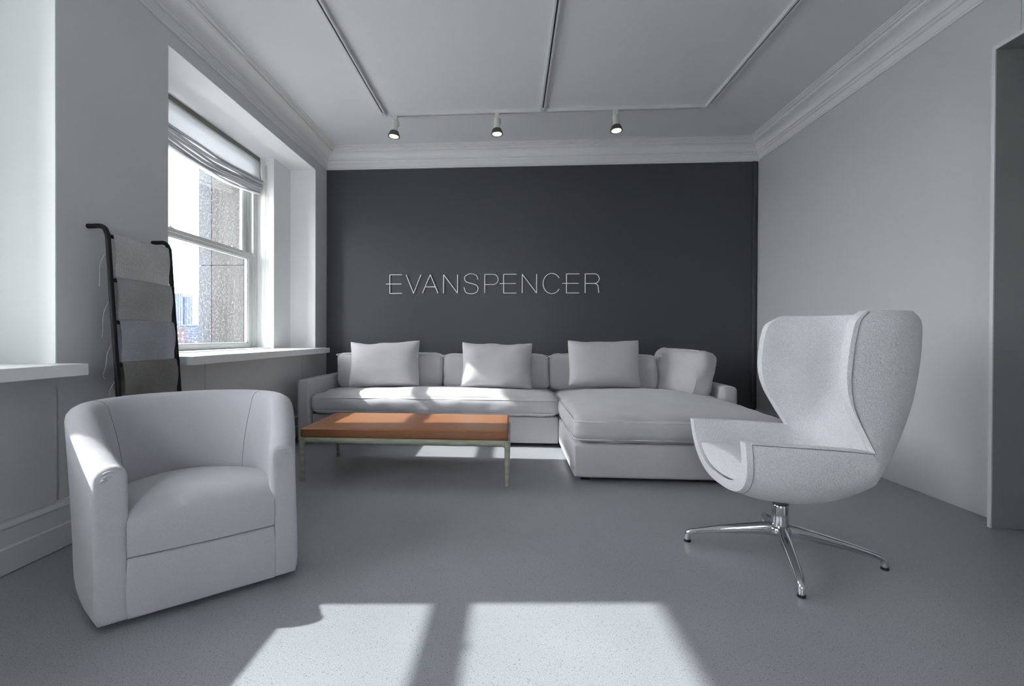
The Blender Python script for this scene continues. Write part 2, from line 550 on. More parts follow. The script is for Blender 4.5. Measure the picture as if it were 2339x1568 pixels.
struct('trim_2', prism(bmesh.new(), crown, lambda p: (XL + p[0], YB - p[0], p[1]), lambda p: (XR - p[0], YB - p[0], p[1])), M['trim'])
struct('trim_3', prism(bmesh.new(), crown, lambda p: (XR - p[0], YB - p[0], p[1]), lambda p: (XR - p[0], YF, p[1])), M['trim'])
base = [(0, 0.004), (0.028, 0.004), (0.028, 0.108), (0.020, 0.114), (0.018, 0.186), (0.022, 0.190), (0.022, 0.196), (0.016, 0.204), (0.010, 0.212), (0.010, 0.220), (0, 0.222)]
struct('baseboard_left', prism(bmesh.new(), base, lambda p: (XL + p[0], YF, p[1]), lambda p: (XL + p[0], YB, p[1])), M['wall'])
struct('baseboard_right', prism(bmesh.new(), base, lambda p: (XR - p[0], 4.65, p[1]), lambda p: (XR - p[0], YB, p[1])), M['wall'])
struct('baseboard_back', prism(bmesh.new(), base, lambda p: (XL + 0.03, YB - p[0], p[1]), lambda p: (XR - 0.03, YB - p[0], p[1])), M['charcoal'])

# radiator-cover panels flush below the shelves, with open joints
for i, (a, b) in enumerate(recess):
    o = a - 2.83
    cuts = [a + 0.002, 3.183 + o, 4.717 + o, b - 0.002]
    for n, (p, q) in enumerate(zip(cuts, cuts[1:])):
        struct('trim_%d' % (20 + 3 * i + n), boxes((XL, XL + 0.006, p + 0.003, q - 0.003, 0.222, ZSB)), M['wall'])

# ------------------------------------------------------------------ windows (double hung)
def make_window(idx, o):
    root = struct('window_%d' % idx, boxes((-2.66, -2.56, 3.17 + o, 3.215 + o, ZS, ZH - 0.004), (-2.66, -2.56, 4.66 + o, 4.705 + o, ZS, ZH - 0.004),
                                           (-2.66, -2.56, 3.215 + o, 4.66 + o, ZH - 0.06, ZH - 0.004), (-2.68, -2.60, 3.215 + o, 4.66 + o, ZS, ZS + 0.012)), M['frame_paint'])
    # parting stops and channels
    for y0, s in ((3.215 + o, 1), (4.66 + o, -1)):
        def yy(a, b):
            return sorted((y0 + s * a, y0 + s * b))
        obj('stop_bead', boxes((-2.585, -2.566, *yy(0, 0.022), ZS + 0.012, ZH - 0.06)), M['frame_paint'], root)
        obj('sash_channel', boxes((-2.66, -2.632, *yy(0, 0.008), 1.83, ZH - 0.06)), M['frame_dark'], root)
        obj('parting_bead', boxes((-2.632, -2.622, *yy(0, 0.014), ZS + 0.012, ZH - 0.06)), M['frame_paint'], root)
    g0, g1 = 3.30 + o, 4.575 + o
    s0, s1 = 3.222 + o, 4.653 + o
    # lower sash, inner plane
    lower = obj('lower_sash', boxes((-2.622, -2.580, s0, g0, 0.877, 1.800), (-2.622, -2.580, g1, s1, 0.877, 1.800),
                                    (-2.622, -2.580, g0, g1, 0.877, 0.918), (-2.622, -2.580, g0, g1, 1.752, 1.800),
                                    (-2.582, -2.572, s0, s1, 1.782, 1.812)), M['frame_paint'], root)
    obj('glazing_bead', boxes((-2.612, -2.590, g0, g0 + 0.012, 0.918, 1.752), (-2.612, -2.590, g1 - 0.012, g1, 0.918, 1.752),
                              (-2.612, -2.590, g0, g1, 0.918, 0.930), (-2.612, -2.590, g0, g1, 1.742, 1.752)), M['white'], lower)
    obj('pane', boxes((-2.603, -2.600, g0, g1, 0.918, 1.752)), M['glass'], lower)
    upper = obj('upper_sash', boxes((-2.672, -2.634, s0, g0, 1.770, ZH - 0.06), (-2.672, -2.634, g1, s1, 1.770, ZH - 0.06),
                                    (-2.672, -2.634, g0, g1, 1.770, 1.815), (-2.672, -2.634, g0, g1, ZH - 0.11, ZH - 0.06)), M['frame_paint'], root)
    obj('glazing_bead', boxes((-2.662, -2.640, g0, g0 + 0.012, 1.815, ZH - 0.11), (-2.662, -2.640, g1 - 0.012, g1, 1.815, ZH - 0.11)), M['white'], upper)
    obj('pane', boxes((-2.655, -2.652, g0, g1, 1.815, ZH - 0.11)), M['glass'], upper)
    for yy_ in (3.50 + o, 4.32 + o):
        bm = boxes((-2.60, -2.575, yy_ - 0.022, yy_ + 0.022, 1.812, 1.818))
        bx(bm, -2.594, -2.580, yy_ - 0.016, yy_ - 0.006, 1.818, 1.828)
        bx(bm, -2.592, -2.584, yy_ - 0.006, yy_ + 0.020, 1.824, 1.829)
        obj('sash_lock', bm, M['frame_paint'], root)
    # deep shelf that runs from the window out into the room
    sh = boxes((-1.99, -1.95, 2.832 + o, 5.068 + o, ZSB, ZS), (-2.60, -1.99, 2.832 + o, 5.068 + o, ZSB + 0.004, ZS))
    bmesh.ops.remove_doubles(sh, verts=sh.verts, dist=0.0001)
    obj('sill_shelf', sh, M['white'], root)
    obj('sill_nosing', bevel_box(-2.58, -2.42, 3.172 + o, 4.703 + o, ZS, ZS + 0.008, 0.002), M['white'], root)
    return root

for i in range(2):
    make_window(i + 1, (i - 1) * PER)

# ------------------------------------------------------------------ roman blinds
def roman_blind(o, zb, label, seedv):
    rnd = random.Random(seedv)
    y0, y1 = 3.19 + o, 4.695 + o
    root = thing('roman_blind', label, 'blind', (-2.46, (y0 + y1) / 2, zb), 0, None)
    obj('headrail', boxes((-2.56, -2.53, y0, y1, 2.735, ZH - 0.006)), M['frame_dark'], root)
    ztop, zf = 2.735, zb + 0.15
    ny = 36
    # flat upper cloth
    bm = bmesh.new()
    rows = []
    nz = 8
    for k in range(nz + 1):
        t = k / nz
        row = []
        for j in range(ny + 1):
            v = j / ny
            y = y0 + (y1 - y0) * v
            sag = 0.025 * math.sin(math.pi * v) * t
            z = ztop + (zf - ztop) * t - sag
            x = -2.525 + 0.018 * t * t + 0.004 * math.sin(9 * v + 3 * t)
            row.append(bm.verts.new((x, y, z)))
        rows.append(row)
    for A, B in zip(rows, rows[1:]):
        for j in range(ny):
            bm.faces.new((A[j], A[j + 1], B[j + 1], B[j]))
    bmesh.ops.solidify(bm, geom=bm.faces[:], thickness=0.004)
    obj('flat_panel', bm, M['blind'], root, smooth=True)
    # gathered folds: each a soft roll, stepping back towards the glass
    nf = 6
    for f in range(nf):
        bm = bmesh.new()
        rings = []
        zc = zf - 0.004 - f * 0.026
        ph = rnd.uniform(0, 6)
        shrink = 0.004 * f
        for j in range(ny + 1):
            v = j / ny
            y = y0 + shrink + (y1 - y0 - 2 * shrink) * v
            sag = (0.025 + 0.006 * f) * math.sin(math.pi * v) + 0.006 * math.sin(11 * v + ph) * math.sin(math.pi * v)
            r = 0.0115 + 0.002 * math.sin(7 * v + ph)
            xo = -2.505 - 0.003 * f
            ring = []
            for q in range(10):
                a = 2 * math.pi * q / 10
                ring.append(bm.verts.new((xo - 0.012 + math.cos(a) * (0.024 + 0.006 * (f % 2) + 0.004 * math.sin(5 * v + ph)), y, zc - sag + math.sin(a) * r)))
            rings.append(ring)
        for A, B in zip(rings, rings[1:]):
            for q in range(10):
                bm.faces.new((A[q], A[(q + 1) % 10], B[(q + 1) % 10], B[q]))
        bm.faces.new(rings[0])
        bm.faces.new(rings[-1][::-1])
        obj('fold', bm, M['blind'], root, smooth=True)
    # pull cords
    pts = catmull([(-2.47, y1 - 0.012, 2.70), (-2.475, y1 - 0.02, 1.8), (-2.47, y1 - 0.03, 1.2), (-2.465, y1 - 0.015, 1.0), (-2.42, y1 - 0.03, 0.90), (-2.40, y1 - 0.05, ZS + 0.012)], 6)
    obj('pull_cord', tube_bm(pts, 0.0028, 6), M['cord'], root, smooth=True)
    pts = catmull([(-2.465, y1 - 0.006, 2.70), (-2.465, y1 - 0.01, 1.8), (-2.455, y1 - 0.012, 1.2), (-2.44, y1 - 0.008, 1.0), (-2.41, y1 - 0.018, 0.91), (-2.37, y1 - 0.05, ZS + 0.012), (-2.39, y1 - 0.09, ZS + 0.012), (-2.36, y1 - 0.11, ZS + 0.012)], 6)
    obj('pull_cord', tube_bm(pts, 0.0028, 6), M['cord'], root, smooth=True)
    return root

roman_blind(0, 2.40, 'white linen roman blind gathered up above the window beside the charcoal wall', 3)

# ------------------------------------------------------------------ ceiling track and spotlights
ROOT = thing('ceiling_track', 'white lighting track in a three-armed E shape on the ceiling', 'track', (0.28, 4.5, ZC - 0.03))
TZ0, TZ1 = ZC - 0.030, ZC
def rail(name, x0, x1, y0, y1, alongy):
    w = 0.018
    bm = bmesh.new()
    if alongy:
        c = (x0 + x1) / 2
        bx(bm, c - w, c - 0.006, y0, y1, TZ0, TZ1); bx(bm, c + 0.006, c + w, y0, y1, TZ0, TZ1); bx(bm, c - 0.006, c + 0.006, y0, y1, TZ0 + 0.012, TZ1)
        sl = boxes((c - 0.006, c + 0.006, y0 + 0.02, y1 - 0.02, TZ0 + 0.010, TZ0 + 0.012))
    else:
        c = (y0 + y1) / 2
        bx(bm, x0, x1, c - w, c - 0.006, TZ0, TZ1); bx(bm, x0, x1, c + 0.006, c + w, TZ0, TZ1); bx(bm, x0, x1, c - 0.006, c + 0.006, TZ0 + 0.012, TZ1)
        sl = boxes((x0 + 0.02, x1 - 0.02, c - 0.006, c + 0.006, TZ0 + 0.010, TZ0 + 0.012))
    o = obj(name, bm, M['track'], ROOT)
    obj('conductor_slot', sl, M['track_slot'], o)
TX = (-1.204, 0.279, 1.759)
TY = 4.50
for x in TX:
    rail('rail', x, x, -1.5, TY - 0.06, True)
rail('rail', TX[0] + 0.06, TX[1] - 0.06, TY, TY, False)
rail('rail', TX[1] + 0.06, TX[2] - 0.06, TY, TY, False)
for x, a, b in ((TX[0], 0, 1), (TX[1], 1, 1), (TX[2], 1, 0)):
    bm = boxes((x - 0.019, x + 0.019, TY - 0.062, TY + 0.019, TZ0 - 0.001, TZ1))
    if a: bx(bm, x - 0.065, x - 0.019, TY - 0.019, TY + 0.019, TZ0 - 0.001, TZ1)
    if b: bx(bm, x + 0.019, x + 0.065, TY - 0.019, TY + 0.019, TZ0 - 0.001, TZ1)
    obj('connector', bm, M['track'], ROOT)

def spotlight(x, label, tx, ty, spin):
    root = thing('track_spotlight', label, 'spotlight', (x, TY, TZ0), 0, 'spotlights on the ceiling track')
    obj('adapter', bevel_box(x - 0.02, x + 0.02, TY - 0.017, TY + 0.017, TZ0 - 0.040, TZ0 + 0.004, 0.003), M['lamp_body'], root)
    s = math.cos(spin)
    obj('bracket', tube_bm([(x, TY, TZ0 - 0.036), (x + 0.012 * s, TY, TZ0 - 0.050), (x + 0.034 * s, TY, TZ0 - 0.052), (x + 0.036 * s, TY, TZ0 - 0.095), (x + 0.024 * s, TY, TZ0 - 0.098)], 0.0045, 6), M['lamp_body'], root)
    m = Matrix.Translation((x, TY, TZ0 - 0.045)) @ Matrix.Rotation(tx, 4, 'X') @ Matrix.Rotation(ty, 4, 'Y')
    obj('lamp_holder', lathe_bm([(0.012, 0.004), (0.026, 0.0), (0.027, -0.006), (0.027, -0.085), (0.031, -0.088), (0.031, -0.096)], 24, m), M['lamp_body'], root, smooth=True, auto=35)
    bm = lathe_bm([(0.030, -0.096), (0.036, -0.104), (0.046, -0.125), (0.053, -0.140), (0.056, -0.150), (0.052, -0.152), (0.050, -0.147)], 28, m)
    hs = obj('heat_sink', bm, M['lamp_fin'], root, smooth=True, auto=40)
    bm = bmesh.new()
    for k in range(24):
        mm = m @ Matrix.Rotation(2 * math.pi * k / 24, 4, 'Z')
        vs = [mm @ Vector(c) for c in ((0.030, -0.0015, -0.098), (0.038, -0.0015, -0.100), (0.056, -0.0015, -0.140), (0.050, -0.0015, -0.140), (0.030, 0.0015, -0.098), (0.038, 0.0015, -0.100), (0.056, 0.0015, -0.140), (0.050, 0.0015, -0.140))]
        v = [bm.verts.new(c) for c in vs]
        for f in ((0, 1, 2, 3), (7, 6, 5, 4), (0, 4, 5, 1), (1, 5, 6, 2), (2, 6, 7, 3), (3, 7, 4, 0)):
            bm.faces.new([v[i] for i in f])
    fins = obj('fin_ring', bm, M['lamp_fin'], hs)
    fins['kind'] = 'stuff'
    obj('lens', lathe_bm([(0.001, -0.150), (0.030, -0.149), (0.0505, -0.146)], 28, m, cap=True), M['lamp_lens'], root, smooth=True)
spotlight(-1.100, 'left spotlight of three, tilted on the ceiling track above the left throw pillow', math.radians(-4), math.radians(5), math.pi * 0.1)
spotlight(-0.142, 'middle spotlight of three on the ceiling track, left of the centre rail joint', math.radians(-3), math.radians(-1), 0)
spotlight(0.945, 'right spotlight of three on the ceiling track, beyond the centre rail joint', math.radians(-6), math.radians(-2), 0)

# ------------------------------------------------------------------ lettering on the charcoal wall
SIGN = thing('wall_sign', 'thin white lettering reading EVANSPENCER mounted on the charcoal wall', 'sign', (-0.2, YB, 1.475))
Z0, Z1, SR = 1.476, 1.686, 0.0048
YS = YB - 0.011
def letter(ch, strokes):
    bm = bmesh.new()
    for s in strokes:
        run = [s[0]]
        for i in range(1, len(s)):          # break the bar at sharp corners, keep curves in one run
            run.append(s[i])
            if i + 1 < len(s):
                a = Vector((s[i][0] - s[i - 1][0], s[i][1] - s[i - 1][1])); b = Vector((s[i + 1][0] - s[i][0], s[i + 1][1] - s[i][1]))
                if a.angle(b) > 0.6:
                    tube(bm, [(x, YS, z) for x, z in run], SR, 6)
                    run = [s[i]]
        tube(bm, [(x, YS, z) for x, z in run], SR, 6)
    obj('letter_' + ch, bm, M['letters'], SIGN)
    # stand-off pins that hold the letter to the wall
zm = 1.582
def E_(xl, x0, x1):
    letter('e', [[(x1, Z1), (x0, Z1), (x0, Z0), (x1, Z0)], [(xl, zm), (x1 - 0.008, zm)]])
def arc(cx, cz, rx, rz, a0, a1, n=14):
    return [(cx + rx * math.cos(math.radians(a0 + (a1 - a0) * k / n)), cz + rz * math.sin(math.radians(a0 + (a1 - a0) * k / n))) for k in range(n + 1)]
E_(-1.418, -1.372, -1.232)
letter('v', [[(-1.186, Z1), (-1.100, Z0), (-1.016, Z1)]])
letter('a', [[(-0.999, Z0), (-0.911, Z1), (-0.823, Z0)], [(-0.966, 1.548), (-0.856, 1.548)]])
letter('n', [[(-0.760, Z0), (-0.760, Z1), (-0.602, Z0), (-0.602, Z1)]])
sc = catmull([(-0.373, 0, 1.628), (-0.392, 0, 1.674), (-0.450, 0, 1.693), (-0.508, 0, 1.674), (-0.524, 0, 1.640), (-0.505, 0, 1.604), (-0.450, 0, 1.586),
              (-0.393, 0, 1.566), (-0.371, 0, 1.528), (-0.391, 0, 1.485), (-0.450, 0, 1.470), (-0.508, 0, 1.486), (-0.530, 0, 1.543)], 4)
letter('s', [[(p.x, p.z) for p in sc]])
letter('p', [[(-0.297, Z0), (-0.297, Z1), (-0.205, Z1)] + arc(-0.205, 1.629, 0.057, 0.057, 80, -80) + [(-0.205, 1.572), (-0.297, 1.572)]])
E_(-0.132, -0.087, 0.056)
letter('n', [[(0.119, Z0), (0.119, Z1), (0.278, Z0), (0.278, Z1)]])
letter('c', [arc(0.445, 1.581, 0.096, 0.112, 33, 327, 28)])
E_(0.559, 0.605, 0.745)
letter('r', [[(0.809, Z0), (0.809, Z1), (0.910, Z1)] + arc(0.908, 1.633, 0.053, 0.053, 80, -80) + [(0.905, 1.580), (0.809, 1.580)],
             [(0.905, 1.580), (0.932, 1.574), (0.948, 1.556), (0.953, 1.52), (0.957, Z0)]])

# ------------------------------------------------------------------ soft furniture helpers
def rounded_grid(x0, x1, y0, y1, z0, z1, r, n=(24, 16, 6), crown=0.0, bulge=0.0, wr=0.0, seed=0, bottom=0.3):
    """upholstered block: rounded box with a crowned top and slightly swollen sides"""
    hx, hy, hz = (x1 - x0) / 2, (y1 - y0) / 2, (z1 - z0) / 2
    c = Vector(((x0 + x1) / 2, (y0 + y1) / 2, (z0 + z1) / 2))
    def axis(h, k):
        # denser near the ends so the rounding stays smooth
        rr = min(r, h * 0.98)
        a = [-h + rr * (1 - math.cos(math.pi / 2 * i / 4)) for i in range(5)]
        mid = [-h + rr + (2 * h - 2 * rr) * i / k for i in range(1, k)]
        return a + mid + [-v for v in a[::-1]]
    X, Y, Z = axis(hx, n[0]), axis(hy, n[1]), axis(hz, n[2])
    bm = bmesh.new()
    cache = {}
    def vert(p):
        key = (round(p[0], 5), round(p[1], 5), round(p[2], 5))
        if key in cache:
            return cache[key]
        q = Vector(p)
        rx, ry, rz = min(r, hx * .98), min(r, hy * .98), min(r, hz * .98)
        inner = Vector((max(-hx + rx, min(hx - rx, q.x)), max(-hy + ry, min(hy - ry, q.y)), max(-hz + rz, min(hz - rz, q.z))))
        d = q - inner
        dd = Vector((d.x / rx, d.y / ry, d.z / rz))
        if dd.length > 1e-6:
            dd.normalize()
        out = inner + Vector((dd.x * rx, dd.y * ry, dd.z * rz))
        u, v, w = q.x / hx, q.y / hy, q.z / hz
        cz = (1 - abs(u) ** 2.6) * (1 - abs(v) ** 2.6)
        out.z += crown * cz * (1 if w > 0 else -bottom) * abs(w)
        if bulge:
            out.x += bulge * u * (1 - abs(w) ** 2) * (1 - v * v * 0.5)
            out.y += bulge * v * (1 - abs(w) ** 2) * (1 - u * u * 0.5)
        out += c
        if wr:
            nn = noise.noise(Vector((out.x * 5 + seed, out.y * 5, out.z * 7))) + 0.5 * noise.noise(Vector((out.x * 13, out.y * 13 + seed, out.z * 13)))
            edge = max(abs(u), abs(v)) ** 3
            out += dd * wr * nn * (0.35 + edge) if dd.length > 0 else Vector((0, 0, wr * nn * 0.4))
        b = bm.verts.new(out)
        cache[key] = b
        return b
    def face_grid(A, B, fn):
        for i in range(len(A) - 1):
            for j in range(len(B) - 1):
                q = [vert(fn(A[i], B[j])), vert(fn(A[i + 1], B[j])), vert(fn(A[i + 1], B[j + 1])), vert(fn(A[i], B[j + 1]))]
                if len(set(q)) == 4:
                    bm.faces.new(q)
    for s in (-1, 1):
        face_grid(X, Y, lambda a, b: (a, b, s * hz))
        face_grid(X, Z, lambda a, b: (a, s * hy, b))
        face_grid(Y, Z, lambda a, b: (s * hx, a, b))
    return bm

def rrect_path(x0, x1, y0, y1, z, r, n=6):
    pts = []
    for cx, cy, a0 in ((x1 - r, y1 - r, 0), (x0 + r, y1 - r, 90), (x0 + r, y0 + r, 180), (x1 - r, y0 + r, 270)):
        for k in range(n + 1):
            a = math.radians(a0 + 90 * k / n)
            pts.append(Vector((cx + r * math.cos(a), cy + r * math.sin(a), z)))
    return pts

def throw_pillow(name, label, w, h, t, centre, lean, turn, roll, seed, group, ears=0.05):
    """knife-edged pillow: two puffed panels and a piped seam; local x width, z height, y thickness"""
    rnd = random.Random(seed)
    root = thing(name, label, 'pillow', centre, 0, group)
    root.rotation_euler = (lean, roll, turn)
    n = 26
    dents = [(rnd.uniform(-0.8, 0.8), rnd.uniform(0.2, 0.5), rnd.uniform(0.006, 0.014)) for _ in range(3)]
    def outline(u, v):
        x = w / 2 * u * (1 - ears * (1 - v * v) * (0.6 + 0.4 * math.sin(seed + 2 * v)))
        z = h / 2 * v * (1 - ears * 1.2 * (1 - u * u) * (1.0 if v > 0 else 0.5))
        if v > 0:
            for cu, ww, am in dents:
                z -= am * max(0, 1 - ((u - cu) / ww) ** 2) * v ** 4
        return x, z
    bm = bmesh.new()
    V = {}
    for s in (-1, 1):
        for i in range(n + 1):
            for j in range(n + 1):
                u = math.sin(math.pi / 2 * (2 * i / n - 1)); v = math.sin(math.pi / 2 * (2 * j / n - 1))
                edge = i in (0, n) or j in (0, n)
                if edge and s == 1:
                    V[s, i, j] = V[-1, i, j]
                    continue
                x, z = outline(u, v)
                th = t / 2 * ((1 - u ** 4) * (1 - v ** 4)) ** 0.55 * (1 - 0.18 * v)
                wrk = 0.008 * noise.noise(Vector((u * 2.2 + seed, v * 2.2, s))) + 0.004 * noise.noise(Vector((u * 6 + seed, v * 6, s * 3)))
                y = 0 if edge else s * (th + wrk * min(1, 4 * (1 - max(abs(u), abs(v)))))
                V[s, i, j] = bm.verts.new((x, y, z))
        for i in range(n):
            for j in range(n):
                bm.faces.new((V[s, i, j], V[s, i + 1, j], V[s, i + 1, j + 1], V[s, i, j + 1]))
    obj('cover', bm, M['sofa'], root, smooth=True, local=True)
    pts = []
    m = 24
    for k in range(m): pts.append((-1 + 2 * k / m, -1))
    for k in range(m): pts.append((1, -1 + 2 * k / m))
    for k in range(m): pts.append((1 - 2 * k / m, 1))
    for k in range(m): pts.append((-1, 1 - 2 * k / m))
    path = []
    for u, v in pts:
        x, z = outline(u, v)
        path.append((x, 0, z))
    obj('piping', tube_bm(path, 0.0035, 6, closed=True), M['piping'], root, smooth=True, local=True)
    return root

# ------------------------------------------------------------------ sofa with chaise
SOFA = thing('sectional_sofa', 'pale grey linen sectional sofa with a chaise along the charcoal wall', 'sofa', (0.0, 4.6, 0))
S = M['sofa']
SB = 5.27
obj('base', rounded_grid(-1.845, 0.425, 4.36, SB, 0.03, 0.268, 0.012, (20, 8, 3), bulge=0.004), S, SOFA, smooth=True)
obj('chaise_base', rounded_grid(0.432, 1.85, 3.325, SB, 0.03, 0.262, 0.022, (16, 18, 3), bulge=0.005), S, SOFA, smooth=True)
a = obj('arm', rounded_grid(-1.952, -1.850, 4.285, SB, 0.03, 0.588, 0.022, (4, 12, 8), crown=0.004, bulge=0.003), S, SOFA, smooth=True)
obj('seam', tube_bm([(-1.945, 4.286, 0.034), (-1.945, 4.286, 0.575), (-1.935, 4.287, 0.582), (-1.866, 4.287, 0.582), (-1.857, 4.286, 0.575), (-1.857, 4.286, 0.034)], 0.002, 5), M['piping'], a, smooth=True)
a = obj('arm', rounded_grid(1.855, 1.985, 4.36, SB, 0.03, 0.560, 0.035, (4, 12, 8), crown=0.004, bulge=0.004), S, SOFA, smooth=True)
obj('back_frame', rounded_grid(-1.85, 1.86, 5.12, SB, 0.03, 0.70, 0.03, (30, 3, 8)), S, SOFA, smooth=True)
# seat cushions with boxed, piped edges
def seat_cushion(name, x0, x1, y0, y1, z0, z1, crown, seed, nx, ny, r=0.06):
    o = obj(name, rounded_grid(x0, x1, y0, y1, z0, z1, r, (nx, ny, 6), crown=crown, bulge=0.022, wr=0.010, seed=seed), S, SOFA, smooth=True)
    for z in (z0 + 0.030, z1 - 0.030):
        k = 0.017
        path = rrect_path(x0 - k + 0.014, x1 + k - 0.014, y0 - k + 0.0135, y1 + k - 0.0135, z, 0.07, 6)
        dense = []
        for p, q in zip(path, path[1:] + path[:1]):
            for s in range(4):
                pp = p.lerp(q, s / 4)
                dense.append(pp + Vector((0, 0, 0.004 * noise.noise(pp * 4 + Vector((seed, 0, 0))))))
        obj('piping', tube_bm(dense, 0.0040, 6, closed=True), M['piping'], o, smooth=True)
    return o
seat_cushion('seat_cushion', -1.843, 0.420, 4.315, 5.10, 0.272, 0.455, 0.036, 1, 46, 16)
seat_cushion('chaise_cushion', 0.438, 1.850, 3.315, 5.10, 0.266, 0.446, 0.068, 2, 30, 36)
# back cushions
def back_cushion(x0, x1, seed, z1=0.815, y0=4.90, y1=5.115):
    o = obj('back_cushion', rounded_grid(x0, x1, y0, y1, 0.455, z1, 0.055, (24, 4, 8), crown=0.012, bulge=0.012, wr=0.012, seed=seed), S, SOFA, smooth=True)
    p = [Vector((x0 + 0.02, y0 + 0.012, z1 - 0.035)), Vector((x0 + 0.03, y0 + 0.02, z1 - 0.010)), Vector(((x0 + x1) / 2, y0 + 0.02, z1 - 0.004)), Vector((x1 - 0.03, y0 + 0.02, z1 - 0.010)), Vector((x1 - 0.02, y0 + 0.012, z1 - 0.035))]
    obj('piping', tube_bm(catmull(p, 6), 0.004, 6), M['piping'], o, smooth=True)
back_cushion(-1.812, -0.712, 4)
back_cushion(-0.696, 0.376, 5, 0.810)
back_cushion(0.392, 1.452, 6, 0.812)
back_cushion(1.462, 1.955, 7, 0.795, 4.99)
for x, y in ((-1.80, 4.45), (0.33, 4.45), (0.52, 3.42), (1.76, 3.42), (-1.8, 5.15), (0.36, 5.15), (1.9, 5.15)):
    obj('foot', bevel_box(x - 0.03, x + 0.03, y - 0.03, y + 0.03, 0.0, 0.035, 0.004), M['rubber'], SOFA)
# dark recessed plinth
obj('plinth', boxes((0.50, 1.80, 3.40, 5.2, 0.012, 0.034), (-1.80, 0.40, 4.46, 5.2, 0.012, 0.034)), M['rubber'], SOFA)

PG = 'throw pillows on the sofa'
throw_pillow('throw_pillow', 'leftmost grey throw pillow on the sofa, nearest the window', 0.70, 0.455, 0.19, (-1.275, 4.79, 0.715), math.radians(-11), math.radians(3), math.radians(-1.2), 1, PG, 0.045)
throw_pillow('throw_pillow', 'middle grey throw pillow on the sofa with a sunlit lower corner', 0.695, 0.450, 0.19, (-0.145, 4.78, 0.712), math.radians(-11), math.radians(-2), math.radians(0.8), 2, PG, 0.055)
throw_pillow('throw_pillow', 'grey throw pillow at the back of the chaise, right of the middle', 0.685, 0.455, 0.20, (0.905, 4.79, 0.735), math.radians(-11), math.radians(2), math.radians(0.4), 3, PG, 0.04)

# large boxed pillow leaning on the right arm
bp = thing('bolster_pillow', 'large boxed grey pillow leaning diagonally against the right sofa arm', 'pillow', (1.645, 4.80, 0.655), 0, PG)
bp.rotation_euler = (0, math.radians(13), math.radians(17))
o = obj('cover', rounded_grid(-0.085, 0.085, -0.36, 0.36, -0.215, 0.215, 0.055, (4, 16, 12), crown=0.012, bulge=0.02, wr=0.022, seed=9, bottom=0.5), S, bp, smooth=True, local=True)
path = [Vector((-0.082, p.x, p.y)) for p in rrect_path(-0.345, 0.345, -0.20, 0.20, 0, 0.06, 6)]
obj('piping', tube_bm(path, 0.004, 6, closed=True), M['piping'], bp, smooth=True, local=True)
path = [Vector((0.082, p.x, p.y)) for p in rrect_path(-0.345, 0.345, -0.20, 0.20, 0, 0.06, 6)]
obj('piping', tube_bm(path, 0.004, 6, closed=True), M['piping'], bp, smooth=True, local=True)

# ------------------------------------------------------------------ leather bench
BENCH = thing('bench', 'low bench with tan leather cushion on an olive-grey wooden frame', 'bench', (-0.73, 3.545, 0))
c = obj('cushion', rounded_grid(-1.438, -0.018, 3.195, 3.895, 0.303, 0.363, 0.010, (20, 12, 3), crown=0.004, bulge=0.002), M['tan'], BENCH, smooth=True)
obj('seam', tube_bm(rrect_path(-1.440, -0.016, 3.193, 3.897, 0.356, 0.012, 4), 0.0022, 5, closed=True), M['tan'], c, smooth=True)
X0, X1, Y0, Y1 = -1.437, -0.012, 3.205, 3.885
for y in (Y0, Y1):
    obj('rail', tube_bm([(X0 + 0.03, y, 0.283), (X1 - 0.03, y, 0.283)], 0.021, 14, flat=(0.85, 1.0)), M['bench_frame'], BENCH, smooth=True, auto=40)
for x in (X0 + 0.008, X1 - 0.008):
    obj('rail', tube_bm([(x, Y0 + 0.03, 0.283), (x, Y1 - 0.03, 0.283)], 0.021, 14, flat=(0.85, 1.0)), M['bench_frame'], BENCH, smooth=True, auto=40)
for x, sx in ((X0, 1), (X1, -1)):
    for y, sy in ((Y0, 1), (Y1, -1)):
        bm = bmesh.new()
        pts = [(x + sx * 0.012, y, 0.303), (x + sx * 0.012, y, 0.285), (x + sx * 0.011, y, 0.25), (x + sx * 0.012, y + sy * 0.001, 0.15), (x + sx * 0.014, y + sy * 0.002, 0.0)]
        tube(bm, pts, [0.020, 0.022, 0.0195, 0.0175, 0.015], 14)
        # curved brackets that flow into the rails
        br = catmull([(x + sx * 0.012, y, 0.225), (x + sx * 0.018, y, 0.255), (x + sx * 0.045, y, 0.280), (x + sx * 0.09, y, 0.283)], 5)
        tube(bm, br, [0.010 + 0.008 * (k / (len(br) - 1)) for k in range(len(br))], 10)
        br = catmull([(x + sx * 0.012, y, 0.225), (x + sx * 0.012, y + sy * 0.006, 0.255), (x + sx * 0.010, y + sy * 0.035, 0.280), (x + sx * 0.008, y + sy * 0.08, 0.283)], 5)
        tube(bm, br, [0.010 + 0.008 * (k / (len(br) - 1)) for k in range(len(br))], 10)
        obj('leg', bm, M['bench_frame'], BENCH, smooth=True, auto=50)

